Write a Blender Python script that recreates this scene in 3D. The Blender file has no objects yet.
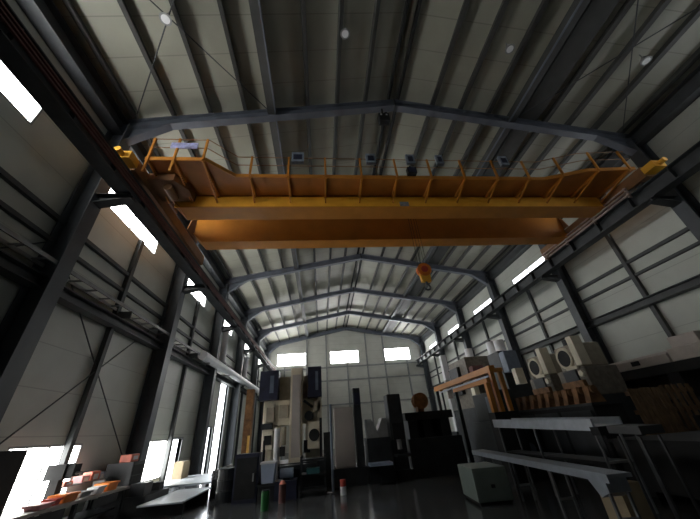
import bpy, bmesh, math, random
from mathutils import Vector, Matrix
random.seed(7)
S = bpy.context.scene
COL = S.collection
W = {}          # world position of every object built (nothing is rotated)

# ------------------------------------------------------------------ materials
def mat(name, col, rough=.6, metal=0.0, var=.18, scale=3.0, bump=0.0, coat=0.0):
    m = bpy.data.materials.new(name); m.use_nodes = True
    nt = m.node_tree; N = nt.nodes; L = nt.links
    b = N['Principled BSDF']
    b.inputs['Roughness'].default_value = rough
    b.inputs['Metallic'].default_value = metal
    if coat: b.inputs['Coat Weight'].default_value = coat
    tc = N.new('ShaderNodeTexCoord')
    nz = N.new('ShaderNodeTexNoise'); nz.inputs['Scale'].default_value = scale
    nz.inputs['Detail'].default_value = 5
    L.new(tc.outputs['Object'], nz.inputs['Vector'])
    rp = N.new('ShaderNodeValToRGB')
    rp.color_ramp.elements[0].position = .3; rp.color_ramp.elements[1].position = .75
    rp.color_ramp.elements[0].color = [c*(1-var) for c in col] + [1]
    rp.color_ramp.elements[1].color = [min(1, c*(1+var)) for c in col] + [1]
    L.new(nz.outputs['Fac'], rp.inputs['Fac'])
    L.new(rp.outputs['Color'], b.inputs['Base Color'])
    if bump:
        bm_ = N.new('ShaderNodeBump'); bm_.inputs['Strength'].default_value = bump
        L.new(nz.outputs['Fac'], bm_.inputs['Height']); L.new(bm_.outputs['Normal'], b.inputs['Normal'])
    return m

def panel_mat(name, col, axis, pitch, rough=.5, seam=.6, width=.025, var=.07):
    """sandwich panels: thin dark seams every `pitch` metres along an axis"""
    m = mat(name, col, rough, 0, var, 1.2)
    nt = m.node_tree; N = nt.nodes; L = nt.links
    b = N['Principled BSDF']; src = b.inputs['Base Color'].links[0].from_socket
    tc = N.new('ShaderNodeTexCoord'); sx = N.new('ShaderNodeSeparateXYZ')
    L.new(tc.outputs['Object'], sx.inputs[0])
    d = N.new('ShaderNodeMath'); d.operation = 'DIVIDE'; d.inputs[1].default_value = pitch
    L.new(sx.outputs['XYZ'.index(axis)], d.inputs[0])
    f = N.new('ShaderNodeMath'); f.operation = 'FRACT'; L.new(d.outputs[0], f.inputs[0])
    lt = N.new('ShaderNodeMath'); lt.operation = 'LESS_THAN'; lt.inputs[1].default_value = width/pitch
    L.new(f.outputs[0], lt.inputs[0])
    mx = N.new('ShaderNodeMix'); mx.data_type = 'RGBA'
    L.new(lt.outputs[0], mx.inputs[0]); L.new(src, mx.inputs[6])
    mx.inputs[7].default_value = [c*seam for c in col] + [1]
    L.new(mx.outputs[2], b.inputs['Base Color'])
    return m

def emit(name, col, s):
    m = bpy.data.materials.new(name); m.use_nodes = True
    b = m.node_tree.nodes['Principled BSDF']
    b.inputs['Base Color'].default_value = (.8, .8, .8, 1)
    b.inputs['Emission Color'].default_value = (*col, 1)
    b.inputs['Emission Strength'].default_value = s
    return m

M = dict(
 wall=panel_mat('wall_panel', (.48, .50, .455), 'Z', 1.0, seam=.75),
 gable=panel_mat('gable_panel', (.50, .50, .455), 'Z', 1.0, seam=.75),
 darkwall=panel_mat('darkened_front_panel', (.12, .12, .115), 'Z', 1.0, seam=.75),
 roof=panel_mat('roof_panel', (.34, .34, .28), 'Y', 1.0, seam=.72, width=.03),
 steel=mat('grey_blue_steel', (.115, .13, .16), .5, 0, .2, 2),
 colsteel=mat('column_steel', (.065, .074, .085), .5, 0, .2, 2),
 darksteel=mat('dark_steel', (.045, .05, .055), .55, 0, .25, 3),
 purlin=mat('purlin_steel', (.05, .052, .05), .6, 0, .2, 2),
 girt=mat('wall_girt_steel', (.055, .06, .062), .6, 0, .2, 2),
 rail=mat('worn_rail', (.20, .21, .23), .4, .6, .2, 4),
 redbar=mat('red_brown_bar', (.13, .05, .045), .6, 0, .3, 4),
 palebar=mat('pink_grey_bar', (.45, .34, .30), .5, 0, .25, 6),
 crane=mat('crane_orange_paint', (.56, .22, .028), .45, 0, .12, 1.5),
 craney=mat('crane_yellow_and_lit_web', (.95, .47, .045), .45, 0, .12, 2),  # yellow parts; also stands for the lit lower web of the near girder
 cranedeck=mat('crane_deck_shaded', (.42, .155, .025), .5, 0, .15, 2),  # girder paint darkened; underside shade is put into the colour
 cranebr=mat('crane_brown_paint', (.24, .12, .05), .55, 0, .2, 2),
 red=mat('red_paint', (.50, .06, .04), .5, 0, .2, 5),
 orange=mat('orange_plastic', (.80, .24, .03), .5, 0, .15, 5),
 pink=mat('pink_plastic', (.72, .35, .36), .55, 0, .15, 5),
 salmon=mat('salmon_plastic', (.72, .22, .15), .55, 0, .15, 5),
 white=mat('white_paint', (.75, .76, .78), .5, 0, .08, 3),
 offwhite=mat('pale_sheet', (.62, .68, .74), .4, 0, .08, 3),
 lightblue=mat('pale_blue_paint', (.42, .50, .66), .5, 0, .1, 3),
 cream=mat('cream_machine_paint', (.70, .64, .50), .5, 0, .12, 3),
 beige=mat('beige_machine_paint', (.34, .30, .23), .55, 0, .22, 4),
 brownbeige=mat('brown_beige_paint', (.16, .14, .11), .6, 0, .35, 6),
 palepink=mat('pale_pink_cover', (.52, .46, .42), .6, 0, .12, 3),
 greywhite=mat('grey_white_enclosure', (.46, .42, .39), .5, 0, .07, 2),
 navy=mat('navy_cover', (.018, .022, .05), .5, 0, .3, 4),
 bluegrey=mat('blue_grey_paint', (.14, .18, .24), .5, 0, .2, 4),
 black=mat('black_iron', (.011, .012, .013), .8, 0, .4, 4),
 dark=mat('dark_machine_paint', (.022, .026, .030), .55, 0, .4, 3),
 darkgreen=mat('dark_green_machine', (.012, .019, .021), .5, 0, .4, 3),
 green=mat('green_drum', (.02, .17, .04), .45, 0, .15, 4),
 teal=mat('teal_paint', (.03, .12, .13), .5, 0, .2, 4),
 boxgreen=mat('grey_green_cabinet', (.20, .25, .23), .5, 0, .12, 2),
 bench=mat('bench_steel', (.34, .38, .43), .4, .2, .12, 6),
 silver=mat('brushed_silver', (.44, .48, .53), .35, .3, .12, 6),
 greysheet=mat('dull_grey_sheet', (.16, .17, .18), .5, .1, .15, 5),
 darksheet=mat('dark_sheet', (.045, .048, .052), .5, .1, .2, 5),
 rust=mat('rusty_iron', (.22, .11, .045), .8, 0, .45, 6, .2),
 rustorange=mat('rusty_orange_paint', (.38, .16, .05), .6, 0, .3, 6),
 wood=mat('weathered_timber', (.20, .12, .06), .8, 0, .35, 5, .2),
 tan=mat('tan_carton', (.42, .34, .22), .8, 0, .12, 4),
 amber=mat('amber_paint', (.85, .50, .12), .5, 0, .1, 4),
 grey=mat('mid_grey_paint', (.26, .27, .27), .5, 0, .2, 4),
 sign=mat('violet_white_sign', (.42, .44, .72), .5, 0, .35, 9),
 boxgrey=mat('blue_grey_box', (.25, .30, .36), .5, 0, .3, 9),
 floor=mat('dark_concrete_floor', (.085, .09, .095), .17, 0, .35, .8, .015),
 ground=mat('pale_concrete_yard', (.55, .55, .53), .8, 0, .1, 1),
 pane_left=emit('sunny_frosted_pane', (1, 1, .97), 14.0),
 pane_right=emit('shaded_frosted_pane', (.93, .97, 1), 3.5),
 pane_back=emit('gable_frosted_pane', (1, 1, 1), 18.0),
)

# ------------------------------------------------------------------ mesh builder
class MB:
    def __init__(s): s.b = bmesh.new()
    def hexa(s, P):
        v = [s.b.verts.new(p) for p in P]
        for f in ((0,3,2,1),(4,5,6,7),(0,1,5,4),(1,2,6,5),(2,3,7,6),(3,0,4,7)):
            s.b.faces.new([v[i] for i in f])
        return s
    def box(s, x0, x1, y0, y1, z0, z1):
        return s.hexa([(x0,y0,z0),(x1,y0,z0),(x1,y1,z0),(x0,y1,z0),(x0,y0,z1),(x1,y0,z1),(x1,y1,z1),(x0,y1,z1)])
    def bar(s, p, q, w, h, up=(0,0,1)):
        p, q = Vector(p), Vector(q); d = (q-p).normalized(); up = Vector(up)
        r = d.cross(up)
        if r.length < 1e-6: r = d.cross(Vector((0,1,0)))
        r.normalize(); u = r.cross(d); r *= w/2; u *= h/2
        return s.hexa([p-r-u, p+r-u, q+r-u, q-r-u, p-r+u, p+r+u, q+r+u, q-r+u])
    def cyl(s, p, q, r, n=16, r2=None):
        p, q = Vector(p), Vector(q); d = (q-p).normalized()
        a = d.cross(Vector((0,0,1)) if abs(d.z) < .9 else Vector((1,0,0))).normalized(); b = d.cross(a)
        r2 = r if r2 is None else r2
        A = [s.b.verts.new(p + r*(math.cos(t)*a+math.sin(t)*b)) for t in [2*math.pi*i/n for i in range(n)]]
        B = [s.b.verts.new(q + r2*(math.cos(t)*a+math.sin(t)*b)) for t in [2*math.pi*i/n for i in range(n)]]
        for i in range(n): s.b.faces.new([A[i], A[(i+1) % n], B[(i+1) % n], B[i]])
        s.b.faces.new(A[::-1]); s.b.faces.new(B)
        return s
    def ring(s, p, ax, R, r, n=20, m=8, a0=0, a1=2*math.pi):
        """a torus, or an arc of one"""
        p = Vector(p); ax = Vector(ax).normalized()
        a = ax.cross(Vector((0,0,1)) if abs(ax.z) < .9 else Vector((1,0,0))).normalized(); b = ax.cross(a)
        full = abs(a1-a0-2*math.pi) < 1e-6
        rows = []
        for i in range(n if full else n+1):
            t = a0+(a1-a0)*i/n; d = math.cos(t)*a+math.sin(t)*b
            rows.append([s.b.verts.new(p+d*(R+r*math.cos(k*2*math.pi/m))+ax*r*math.sin(k*2*math.pi/m)) for k in range(m)])
        for i in range(n if full else n):
            A, B = rows[i], rows[(i+1) % len(rows)]
            for k in range(m): s.b.faces.new([A[k], A[(k+1) % m], B[(k+1) % m], B[k]])
        if not full: s.b.faces.new(rows[0]); s.b.faces.new(rows[-1][::-1])
        return s
    def prism(s, pts, axis, a, b):
        """polygon in the two other axes (in x,y,z order) extruded from a to b along an axis"""
        def P(u, v, w): return {'x': (w,u,v), 'y': (u,w,v), 'z': (u,v,w)}[axis]
        A = [s.b.verts.new(P(u, v, a)) for u, v in pts]; B = [s.b.verts.new(P(u, v, b)) for u, v in pts]
        n = len(pts)
        for i in range(n): s.b.faces.new([A[i], A[(i+1) % n], B[(i+1) % n], B[i]])
        s.b.faces.new(A[::-1]); s.b.faces.new(B)
        return s
    def ibeam(s, p, q, w, h, t=.02, up=(0,0,1)):
        p, q = Vector(p), Vector(q); d = (q-p).normalized(); r = d.cross(Vector(up))
        if r.length < 1e-6: r = d.cross(Vector((0,1,0)))
        u = r.normalized().cross(d)
        for k in (-1, 1): s.bar(p+u*k*(h-t)/2, q+u*k*(h-t)/2, w, t, up)
        return s.bar(p, q, t, h-2*t, up)
    def build(s, name, m, parent=None, bevel=0, base=None):
        b = s.b
        bmesh.ops.recalc_face_normals(b, faces=b.faces[:])
        if parent is not None:
            o0 = W[parent.name]
        elif base is not None:
            o0 = Vector(base)
        else:
            xs = [v.co for v in b.verts]
            o0 = Vector((sum((min(c[i] for c in xs), max(c[i] for c in xs)))/2 if i < 2 else min(c[2] for c in xs) for i in range(3)))
        for v in b.verts: v.co -= o0
        me = bpy.data.meshes.new(name); b.to_mesh(me); b.free()
        me.materials.append(m if not isinstance(m, str) else M[m])
        o = bpy.data.objects.new(name, me); COL.objects.link(o)
        W[o.name] = Vector(o0)
        if parent is not None: o.parent = parent
        else: o.location = o0
        if bevel:
            bv = o.modifiers.new('bevel', 'BEVEL'); bv.width = bevel; bv.segments = 2; bv.limit_method = 'ANGLE'
        return o

def tag(o, label, cat, group=None, kind=None):
    o['label'] = label; o['category'] = cat
    if group: o['group'] = group
    if kind: o['kind'] = kind
    return o
def thing(name, label, cat, loc, group=None, kind=None):
    o = bpy.data.objects.new(name, None); COL.objects.link(o); o.location = loc; o.empty_display_size = .2
    W[o.name] = Vector(loc)
    return tag(o, label, cat, group, kind)
def struct(o): o['kind'] = 'structure'; return o
ORD = ['first', 'second', 'third', 'fourth', 'fifth', 'sixth', 'seventh', 'eighth', 'ninth']

# ------------------------------------------------------------------ hall dimensions (metres)
HW = 10.0; Y0 = -5.2; Y1 = 36.9; F0 = 6.78; BAY = 5.993
ZK, ZR = 11.01, 12.94            # rafter centre line at the knee and at the ridge
SL = (ZR-ZK)/HW
def zroof(x, off=0): return ZR - SL*abs(x) + off
FR = [F0+BAY*i for i in range(6)]

struct(MB().box(-HW-.2, HW+.2, Y0-.2, Y1+.2, -.2, 0).build('floor', 'floor'))
struct(MB().box(-60, 60, -30, 90, -.5, -.25).build('ground', 'ground'))
m = MB()
for s in (-1, 1):
    m.hexa([(s*(HW+.25), Y0-.2, zroof(HW+.25, .44)), (0, Y0-.2, zroof(0, .44)), (0, Y1+.2, zroof(0, .44)), (s*(HW+.25), Y1+.2, zroof(HW+.25, .44)),
            (s*(HW+.25), Y0-.2, zroof(HW+.25, .56)), (0, Y0-.2, zroof(0, .56)), (0, Y1+.2, zroof(0, .56)), (s*(HW+.25), Y1+.2, zroof(HW+.25, .56))])
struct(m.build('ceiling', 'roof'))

def cells(m, ua, ub, za, zb, holes, put):
    us = sorted({ua, ub, *[h[0] for h in holes], *[h[1] for h in holes]})
    zs = sorted({za, zb, *[h[2] for h in holes], *[h[3] for h in holes]})
    for i in range(len(us)-1):
        for j in range(len(zs)-1):
            u, z = (us[i]+us[i+1])/2, (zs[j]+zs[j+1])/2
            if any(h[0] < u < h[1] and h[2] < z < h[3] for h in holes): continue
            put(us[i], us[i+1], zs[j], zs[j+1])
ZW = 11.44
ribbon = [(F0+BAY*i+.55, F0+BAY*i+4.15, 8.45, 9.7) for i in range(-1, 5)]
ribbon = [r for r in ribbon if r[0] > Y0]
low = [(8.1, 10.4, .6, 1.83), (13.1, 15.75, .45, 1.83)]
doors = [(16.2, 17.2, 0, 1.83), (20.15, 21.5, 0, 2.35), (21.9, 23.7, 0, 5.4)]
for side, s, holes in (('left', -1, ribbon+low+doors), ('right', 1, ribbon)):
    m = MB()
    cells(m, Y0, Y1, 0, ZW, holes, lambda a, b, c, d: m.box(min(s*HW, s*(HW+.15)), max(s*HW, s*(HW+.15)), a, b, c, d))
    struct(m.build('wall_'+side, 'wall'))
gw = [(-8.45, -5.0, 8.75, 10.2), (-2.05, 1.5, 8.72, 10.2), (4.8, 8.05, 8.72, 10.2)]
m = MB(); cells(m, -HW, HW, 0, ZW, gw, lambda a, b, c, d: m.box(a, b, Y1, Y1+.15, c, d))
m.prism([(-HW, ZW), (HW, ZW), (0, zroof(0, .46))], 'y', Y1, Y1+.15)
struct(m.build('wall_back', 'gable'))
m = MB(); m.prism([(-HW, 0), (HW, 0), (HW, ZW), (0, zroof(0, .46)), (-HW, ZW)], 'y', Y0-.15, Y0)
struct(m.build('wall_front', 'darkwall'))  # unseen end wall, darkened to cut bounce onto the near ceiling

# windows: a frosted daylit pane in a frame
nwin = 0
def window(axis, s, a, b, c, d, mull=2):
    global nwin; nwin += 1
    m = MB(); t = .05
    def bx(a_, b_, c_, d_):
        if axis == 'x': m.box(min(s*HW, s*(HW+.12)), max(s*HW, s*(HW+.12)), a_, b_, c_, d_)
        else: m.box(a_, b_, Y1, Y1+.12, c_, d_)
    bx(a, b, c, c+t); bx(a, b, d-t, d); bx(a, a+t, c+t, d-t); bx(b-t, b, c+t, d-t)
    for k in range(1, mull):
        q = a+(b-a)*k/mull; bx(q-.02, q+.02, c+t, d-t)
    f = struct(m.build('window_%d' % nwin, 'grey'))
    m = MB()
    if axis == 'x': m.box(min(s*(HW+.06), s*(HW+.09)), max(s*(HW+.06), s*(HW+.09)), a+t, b-t, c+t, d-t)
    else: m.box(a+t, b-t, Y1+.06, Y1+.09, c+t, d-t)
    m.build('pane', 'pane_back' if axis == 'y' else 'pane_left' if s < 0 else 'pane_right', f)
for s in (-1, 1):
    for r in ribbon: window('x', s, *r)
for g in gw: window('y', 1, *g, mull=3)
for r in low: window('x', -1, *r)
# the two doorways stand open; each keeps its frame
for i, (a, b, c, d) in enumerate(doors):
    m = MB()
    m.box(-HW-.16, -HW+.03, a-.08, a, 0, d+.08).box(-HW-.16, -HW+.03, b, b+.08, 0, d+.08).box(-HW-.16, -HW+.03, a, b, d, d+.08)
    struct(m.build('door_%d' % (i+1), 'grey'))

# ------------------------------------------------------------------ frames
for s, wn in ((-1, 'the doorway wall'), (1, 'the machine side wall')):
    for i, y in enumerate(FR):
        if i == 5: y -= .22
        t = thing('steel_column', 'grey blue steel column on %s, %s from the camera' % (wn, ORD[i]), 'column', (s*9.68, y, 0), 'steel columns along the side walls', 'thing')
        top = ZK-.05
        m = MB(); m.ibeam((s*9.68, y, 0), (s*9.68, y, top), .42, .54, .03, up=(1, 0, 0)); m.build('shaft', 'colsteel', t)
        m = MB(); m.box(s*9.68-.29, s*9.68+.29, y-.22, y+.22, 0, .03); m.build('base_plate', 'darksteel', t)
        m = MB()   # haunched corbel that carries the runway beam
        pts = [(s*9.42, 7.58), (s*8.5, 7.76), (s*8.5, 7.88), (s*9.42, 7.88)]
        m.prism(pts, 'y', y-.02, y+.02)
        m.bar((s*9.42, y, 7.875), (s*8.5, y, 7.875), .3, .025); m.bar((s*9.42, y, 7.58), (s*8.5, y, 7.76), .3, .025)
        m.build('corbel', 'darksteel', t)
for i, y in enumerate(FR):
    if i == 5: y -= .22
    where = ['in front of the crane', 'hidden half behind the crane girders', 'just beyond the crane', 'second beyond the crane', 'third beyond the crane', 'tight against the back gable wall'][i]
    t = thing('roof_rafter', 'grey blue gabled steel rafter spanning the hall, %s' % where, 'rafter', (0, y, ZK), 'gabled roof rafters', 'thing')
    for s in (-1, 1):
        m = MB(); m.ibeam((s*9.95, y, zroof(9.95)), (0, y, ZR), .26, .42, .025)
        m.prism([(s*9.95, zroof(9.95, -.2)), (s*8.2, zroof(8.2, -.2)), (s*9.42, ZK-.75), (s*9.95, ZK-.75)], 'y', y-.015, y+.015)
        m.bar((s*8.2, y, zroof(8.2, -.2)), (s*9.42, y, ZK-.75), .26, .025)
        m.build('rafter_half', 'steel', t)
    m = MB(); m.box(-.03, .03, y-.16, y+.16, ZR-.26, ZR+.2); m.build('ridge_plate', 'darksteel', t)

PX = {-1: [9.4, 8.2, 7.0, 5.8, 3.5, 2.35, 1.2], 1: [9.4, 8.3, 7.2, 6.25, 3.9, 2.75, 1.6]}
for s, wn in ((-1, 'on the doorway side roof slope'), (1, 'on the machine side roof slope')):
    for k, x in enumerate(PX[s]):
        m = MB(); m.bar((s*x, Y0, zroof(x, .325)), (s*x, Y1, zroof(x, .325)), .12, .2, up=(s*SL, 0, 1))
        m.bar((s*x+.05, Y0, zroof(s*x+.05, .235)), (s*x+.05, Y1, zroof(s*x+.05, .235)), .06, .02, up=(s*SL, 0, 1))
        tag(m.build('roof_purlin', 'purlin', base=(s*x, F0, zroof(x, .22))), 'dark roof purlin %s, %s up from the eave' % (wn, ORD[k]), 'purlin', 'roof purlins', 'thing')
    x = 4.85   # deep strut with a pale flange edge
    t = thing('roof_strut', 'wide dark lengthwise roof strut halfway up %s' % wn[3:], 'strut', (s*x, F0, zroof(x, -.2)), 'deep roof struts', 'thing')
    m = MB(); m.bar((s*x, Y0, zroof(x, .2)), (s*x, Y1, zroof(x, .2)), .26, .36); m.build('web', 'purlin', t)
    m = MB(); m.bar((s*x-s*.16, Y0, zroof(x, .0)), (s*x-s*.16, Y1, zroof(x, .0)), .05, .05); m.build('flange_edge', 'steel', t)
    t = thing('eave_strut', 'deep dark eave strut over the column tops, %s' % wn[7:].replace(' roof slope', ''), 'strut', (s*9.75, F0, 10.35), 'eave struts', 'thing')
    m = MB(); m.ibeam((s*9.78, Y0, 10.92), (s*9.78, Y1, 10.92), .4, .62, .03); m.build('beam', 'darksteel', t)
t = thing('cable_tray', 'broad dark cable tray hung beside the machine side roof strut', 'tray', (5.5, F0, zroof(5.5, .2)))
MB().bar((5.5, Y0, zroof(5.5, .21)), (5.5, Y1, zroof(5.5, .21)), .74, .03, up=(SL, 0, 1)).build('tray', 'purlin', t)
for d in (-.36, .36): MB().bar((5.5+d, Y0, zroof(5.5+d, .25)), (5.5+d, Y1, zroof(5.5+d, .25)), .03, .1).build('side_rail', 'purlin', t)
t = thing('ridge_purlin', 'pair of black ridge purlins under the roof peak', 'purlin', (0, F0, ZR+.2))
for d in (-.2, .2):
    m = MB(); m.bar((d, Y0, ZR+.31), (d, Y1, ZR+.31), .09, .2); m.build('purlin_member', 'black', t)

# wall girts and posts
for s, wn in ((-1, 'the doorway wall'), (1, 'the machine side wall')):
    for z, h, d, what in ((6.9, .12, .12, 'thin upper'), (6.3, .11, .11, 'thin lower'), (5.15, .3, .34, 'thick dark')):
        m = MB(); xi = s*(HW-d/2-.001)
        if h > .2: m.ibeam((xi, Y0, z), (xi, Y1-.05, z), d, h, .03)
        else: m.box(min(s*HW, s*(HW-d)), max(s*HW, s*(HW-d)), Y0, Y1-.05, z-h/2, z+h/2)
        tag(m.build('wall_girt', 'girt', base=(s*HW, F0, z-h/2)), '%s horizontal girt along %s' % (what, wn), 'girt', 'wall girts', 'thing')
    for i in range(-1, 5):
        y = FR[0]+BAY*(i+.5)
        if s < 0 and i == 2: continue
        m = MB(); m.box(min(s*HW, s*(HW-.15)), max(s*HW, s*(HW-.15)), y-.08, y+.08, 0, 8.42)
        tag(m.build('wall_post', 'girt'), 'slim dark wall post on %s, %s post from the camera' % (wn, ORD[i+1 if (s > 0 or i < 2) else i]), 'post', 'slim wall posts', 'thing')
for k, x in enumerate((-7.5, -5, -2.5, 0, 2.5, 5, 7.5)):
    if x in (-7.5, 0, 5): top = 8.7
    elif x == 7.5: top = 8.7
    else: top = zroof(x, -.2)
    if x == -5: x = -4.9
    if x == 5: x = 4.7; top = zroof(x, -.2)
    m = MB(); m.box(x-.08, x+.08, Y1-.15, Y1, 0, top)
    tag(m.build('gable_post', 'grey'), 'slim grey post on the back gable wall, %s from the doorway wall' % ORD[k], 'post', 'gable wall posts', 'thing')
for z, w in ((8.3, 'just under the gable windows'), (6.8, 'well below the gable windows'), (4.2, 'low behind the machines')):
    m = MB(); m.box(-HW+.02, HW-.02, Y1-.14, Y1-.02, z-.08, z+.08)
    tag(m.build('gable_girt', 'grey'), 'grey horizontal girt on the back gable wall, %s' % w, 'girt', 'gable wall girts', 'thing')

# bracing rods
def rod(p, q, label, group, r=.018):
    tag(MB().cyl(p, q, r, 8).build('brace_rod', 'darksteel'), label, 'brace', group, 'thing')
for s, wn in ((-1, 'doorway side'), (1, 'machine side')):
    for k, (a, b) in enumerate(((0.9, F0-.2), (F0+.2, FR[1]-.2))):
        if s > 0: continue
        for u, v, d in ((a, b, 'falling away from the camera'), (b, a, 'rising away from the camera')):
            rod((s*9.9, u, 6.2), (s*9.9, v, 1.2 if s < 0 else 5.5), 'thin diagonal wall brace on the %s, %s bay, %s' % (wn, ORD[k], d), 'wall brace rods')
    for x0, x1, d in ((9.3, 5.0, 'running down toward the crane'), (5.0, 9.3, 'running up toward the crane')):
        x0, x1 = (x0, x1) if d.endswith('up toward the crane') is False else (x0, x1)
        rod((s*x0, 1.0, zroof(x0, .12)), (s*x1, F0-.2, zroof(x1, .12)), 'thin roof brace in front of the crane, %s slope, %s' % (wn, 'from eave to strut' if x0 > x1 else 'from strut to eave'), 'roof brace rods')

# ------------------------------------------------------------------ crane runway
BX = 8.72; ZB, ZT = 7.9, 8.46
for s, wn in ((-1, 'the doorway side'), (1, 'the machine side')):
    t = thing('runway_beam', 'long dark crane runway beam on %s' % wn, 'beam', (s*BX, F0, ZB), 'crane runway beams', 'thing')
    m = MB(); m.ibeam((s*BX, Y0, (ZB+ZT)/2), (s*BX, Y1-.3, (ZB+ZT)/2), .42, ZT-ZB, .035)
    y = Y0+.6
    while y < Y1-.5:
        m.box(s*BX-.19, s*BX+.19, y-.012, y+.012, ZB+.03, ZT-.03); y += 1.5
    m.build('girder', 'darksteel', t)
    m = MB(); m.box(s*BX-.035, s*BX+.035, Y0, Y1-.3, ZT, ZT+.09); m.build('rail', 'rail', t)
    if s < 0:
        for k in range(3):
            m = MB(); m.box(s*BX+.2, s*BX+.26, Y0, Y1-.3, ZB+.16+.1*k, ZB+.2+.1*k); m.build('conductor_bar', 'redbar', t)
# ------------------------------------------------------------------ overhead crane
G1 = (8.1, 8.73); G2 = (10.2, 10.74); GZ0, GZ1 = 8.62, 9.95
t = thing('overhead_crane', 'orange double girder overhead crane spanning the hall', 'crane', (0, 9.4, GZ0))
for nm, g in (('near_girder', G1), ('far_girder', G2)):
    m = MB()
    m.prism([(-8.3, GZ0+.45), (-7.9, GZ0+.02), (8.35, GZ0+.02), (8.45, GZ0+.2), (8.45, GZ1), (-8.3, GZ1)], 'y', g[0]+.03, g[1]-.03)
    m.build(nm, 'crane', t)
    m = MB(); m.box(-7.9, 8.35, g[0]-.03, g[1]+.03, GZ0-.02, GZ0+.02)
    for sx0, sx1, dz in ((-7.9, -8.3, .43), (8.35, 8.45, .2)): m.bar((sx0, (g[0]+g[1])/2, GZ0), (sx1, (g[0]+g[1])/2, GZ0+dz), g[1]-g[0]+.06, .04)
    m.build('bottom_flange', 'crane', t)
    m = MB(); m.box(-8.3, 8.45, g[0]-.03, g[1]+.03, GZ1, GZ1+.03); yc = (g[0]+g[1])/2
    m.box(-8.2, 8.3, yc-.03, yc+.03, GZ1+.03, GZ1+.1); m.build('trolley_rail', 'craney', t)
m = MB(); m.box(-8.1, 8.3, G1[0]-.02, G1[0]+.03, GZ0+.02, 9.12); m.build('lit_web_band', 'craney', t)  # same paint as the girder; light on the web put into a brighter colour
# walkway on the near side, wider at both ends
WZ = 9.16
m = MB()
m.prism([(-8.4, 6.5), (-6.65, 6.5), (-5.9, 7.16), (5.3, 7.16), (6.7, 6.72), (8.55, 6.6), (8.55, 8.1), (-8.4, 8.1)], 'z', WZ, WZ+.05)
m.build('walkway_deck', 'cranedeck', t)
m = MB()
edge = [(-8.4, 6.5), (-6.65, 6.5), (-5.9, 7.16), (5.3, 7.16), (6.7, 6.72), (8.55, 6.6)]
for (a, b), (c, d) in zip(edge, edge[1:]): m.bar((a, b, WZ+.03), (c, d, WZ+.03), .04, .14)
m.build('deck_edge', 'crane', t)
def yedge(x):
    for (a, b), (c, d) in zip(edge, edge[1:]):
        if a <= x <= c: return b+(d-b)*(x-a)/(c-a)
posts = [-8.3, -7.55, -6.7, -5.43, -4.17, -2.9, -1.64, -.37, .89, 2.15, 3.42, 4.68, 5.9, 7.1, 8.3]
for x in posts:
    y = yedge(x)
    lowz = WZ-.55 if x < -7.3 else WZ-.02
    m = MB(); m.bar((x, y-.04, lowz), (x, y-.04, WZ+.92), .06, .06, up=(0, 1, 0)); m.build('railing_post', 'crane', t)
    m = MB(); m.bar((x, y, WZ-.03), (x, G1[0], WZ-.05), .07, .1); m.bar((x, y+.1, WZ-.06), (x, G1[0], WZ-.34), .05, .05); m.build('deck_bracket', 'crane', t)
for z in (WZ+.5, WZ+.9):
    m = MB()
    for (a, b), (c, d) in zip(edge, edge[1:]): m.cyl((a, b-.04, z), (c, d-.04, z), .014, 8)
    m.build('handrail', 'cranebr', t)
for s in (-1, 1):
    m = MB(); m.box(s*BX-.2, s*BX+.2, 6.45, 12.1, ZT+.17, 9.08); m.build('end_carriage', 'cranebr', t)
    for y in (6.9, 11.6):
        m = MB(); m.cyl((s*BX-.06, y, ZT+.09+.19), (s*BX+.06, y, ZT+.09+.19), .19, 20); m.build('wheel', 'black', t)
    m = MB(); m.box(s*BX-.24, s*BX+.24, 6.05, 6.45, ZT+.25, ZT+.52); m.cyl((s*BX, 5.85, ZT+.38), (s*BX, 6.05, ZT+.38), .09, 14); m.build('buffer', 'craney', t)
    for g in (G1, G2):   # gusset plates that join the girders to the end carriage
        m = MB(); m.prism([(g[0]-.25, 9.08), (g[1]+.25, 9.08), (g[1], GZ1), (g[0], GZ1)], 'x', s*8.47-.02, s*8.47+.02)
        m.build('gusset_plate', 'cranebr', t)
m = MB(); m.prism([(-8.85, 7.05), (-7.75, 7.05), (-7.45, 7.5), (-7.45, 8.05), (-8.85, 8.05)], 'z', 8.85, 9.14); m.build('drive_cover', 'cranebr', t)
m = MB(); m.cyl((-7.95, 7.2, 8.72), (-7.95, 7.75, 8.72), .13, 18); m.build('travel_motor', 'cranebr', t)
m = MB()
for k in range(3): m.box(8.3, 8.36, 7.1, 11.9, 8.36+.14*k, 8.41+.14*k)
for y in (7.2, 8.8, 10.4, 11.8): m.box(8.36, 8.5, y-.02, y+.02, 8.3, 8.75)
m.build('collector_rack', 'palebar', t)
m = MB(); m.box(-.12, .22, G1[0]-.035, G1[0]-.02, 8.66, 8.86); m.build('rating_plate', 'boxgrey', t)
m = MB(); m.box(-7.75, -6.95, 6.42, 6.46, 9.62, 9.86); m.build('railing_sign', 'sign', t)
for x, w in ((-3.85, .42), (-1.25, .34), (.22, .3), (1.34, .26), (3.88, .32)):
    m = MB(); m.box(x-w/2, x+w/2, 7.0, 7.11, 9.76, 10.22); b = m.build('control_box', 'boxgrey', t)
    m = MB(); m.box(x-w/2+.06, x+w/2-.06, 6.985, 7.0, 9.86, 10.1); m.build('box_window', 'navy', b)
m = MB(); m.box(.0, .32, 6.95, 7.13, 9.22, 9.5); m.bar((.16, 7.1, 9.5), (.16, 7.1, 9.7), .05, .05, up=(0, 1, 0)); fl = m.build('floodlight', 'black', t)
m = MB(); m.box(.03, .29, 6.94, 6.95, 9.25, 9.47); m.build('lens', 'navy', fl)

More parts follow.
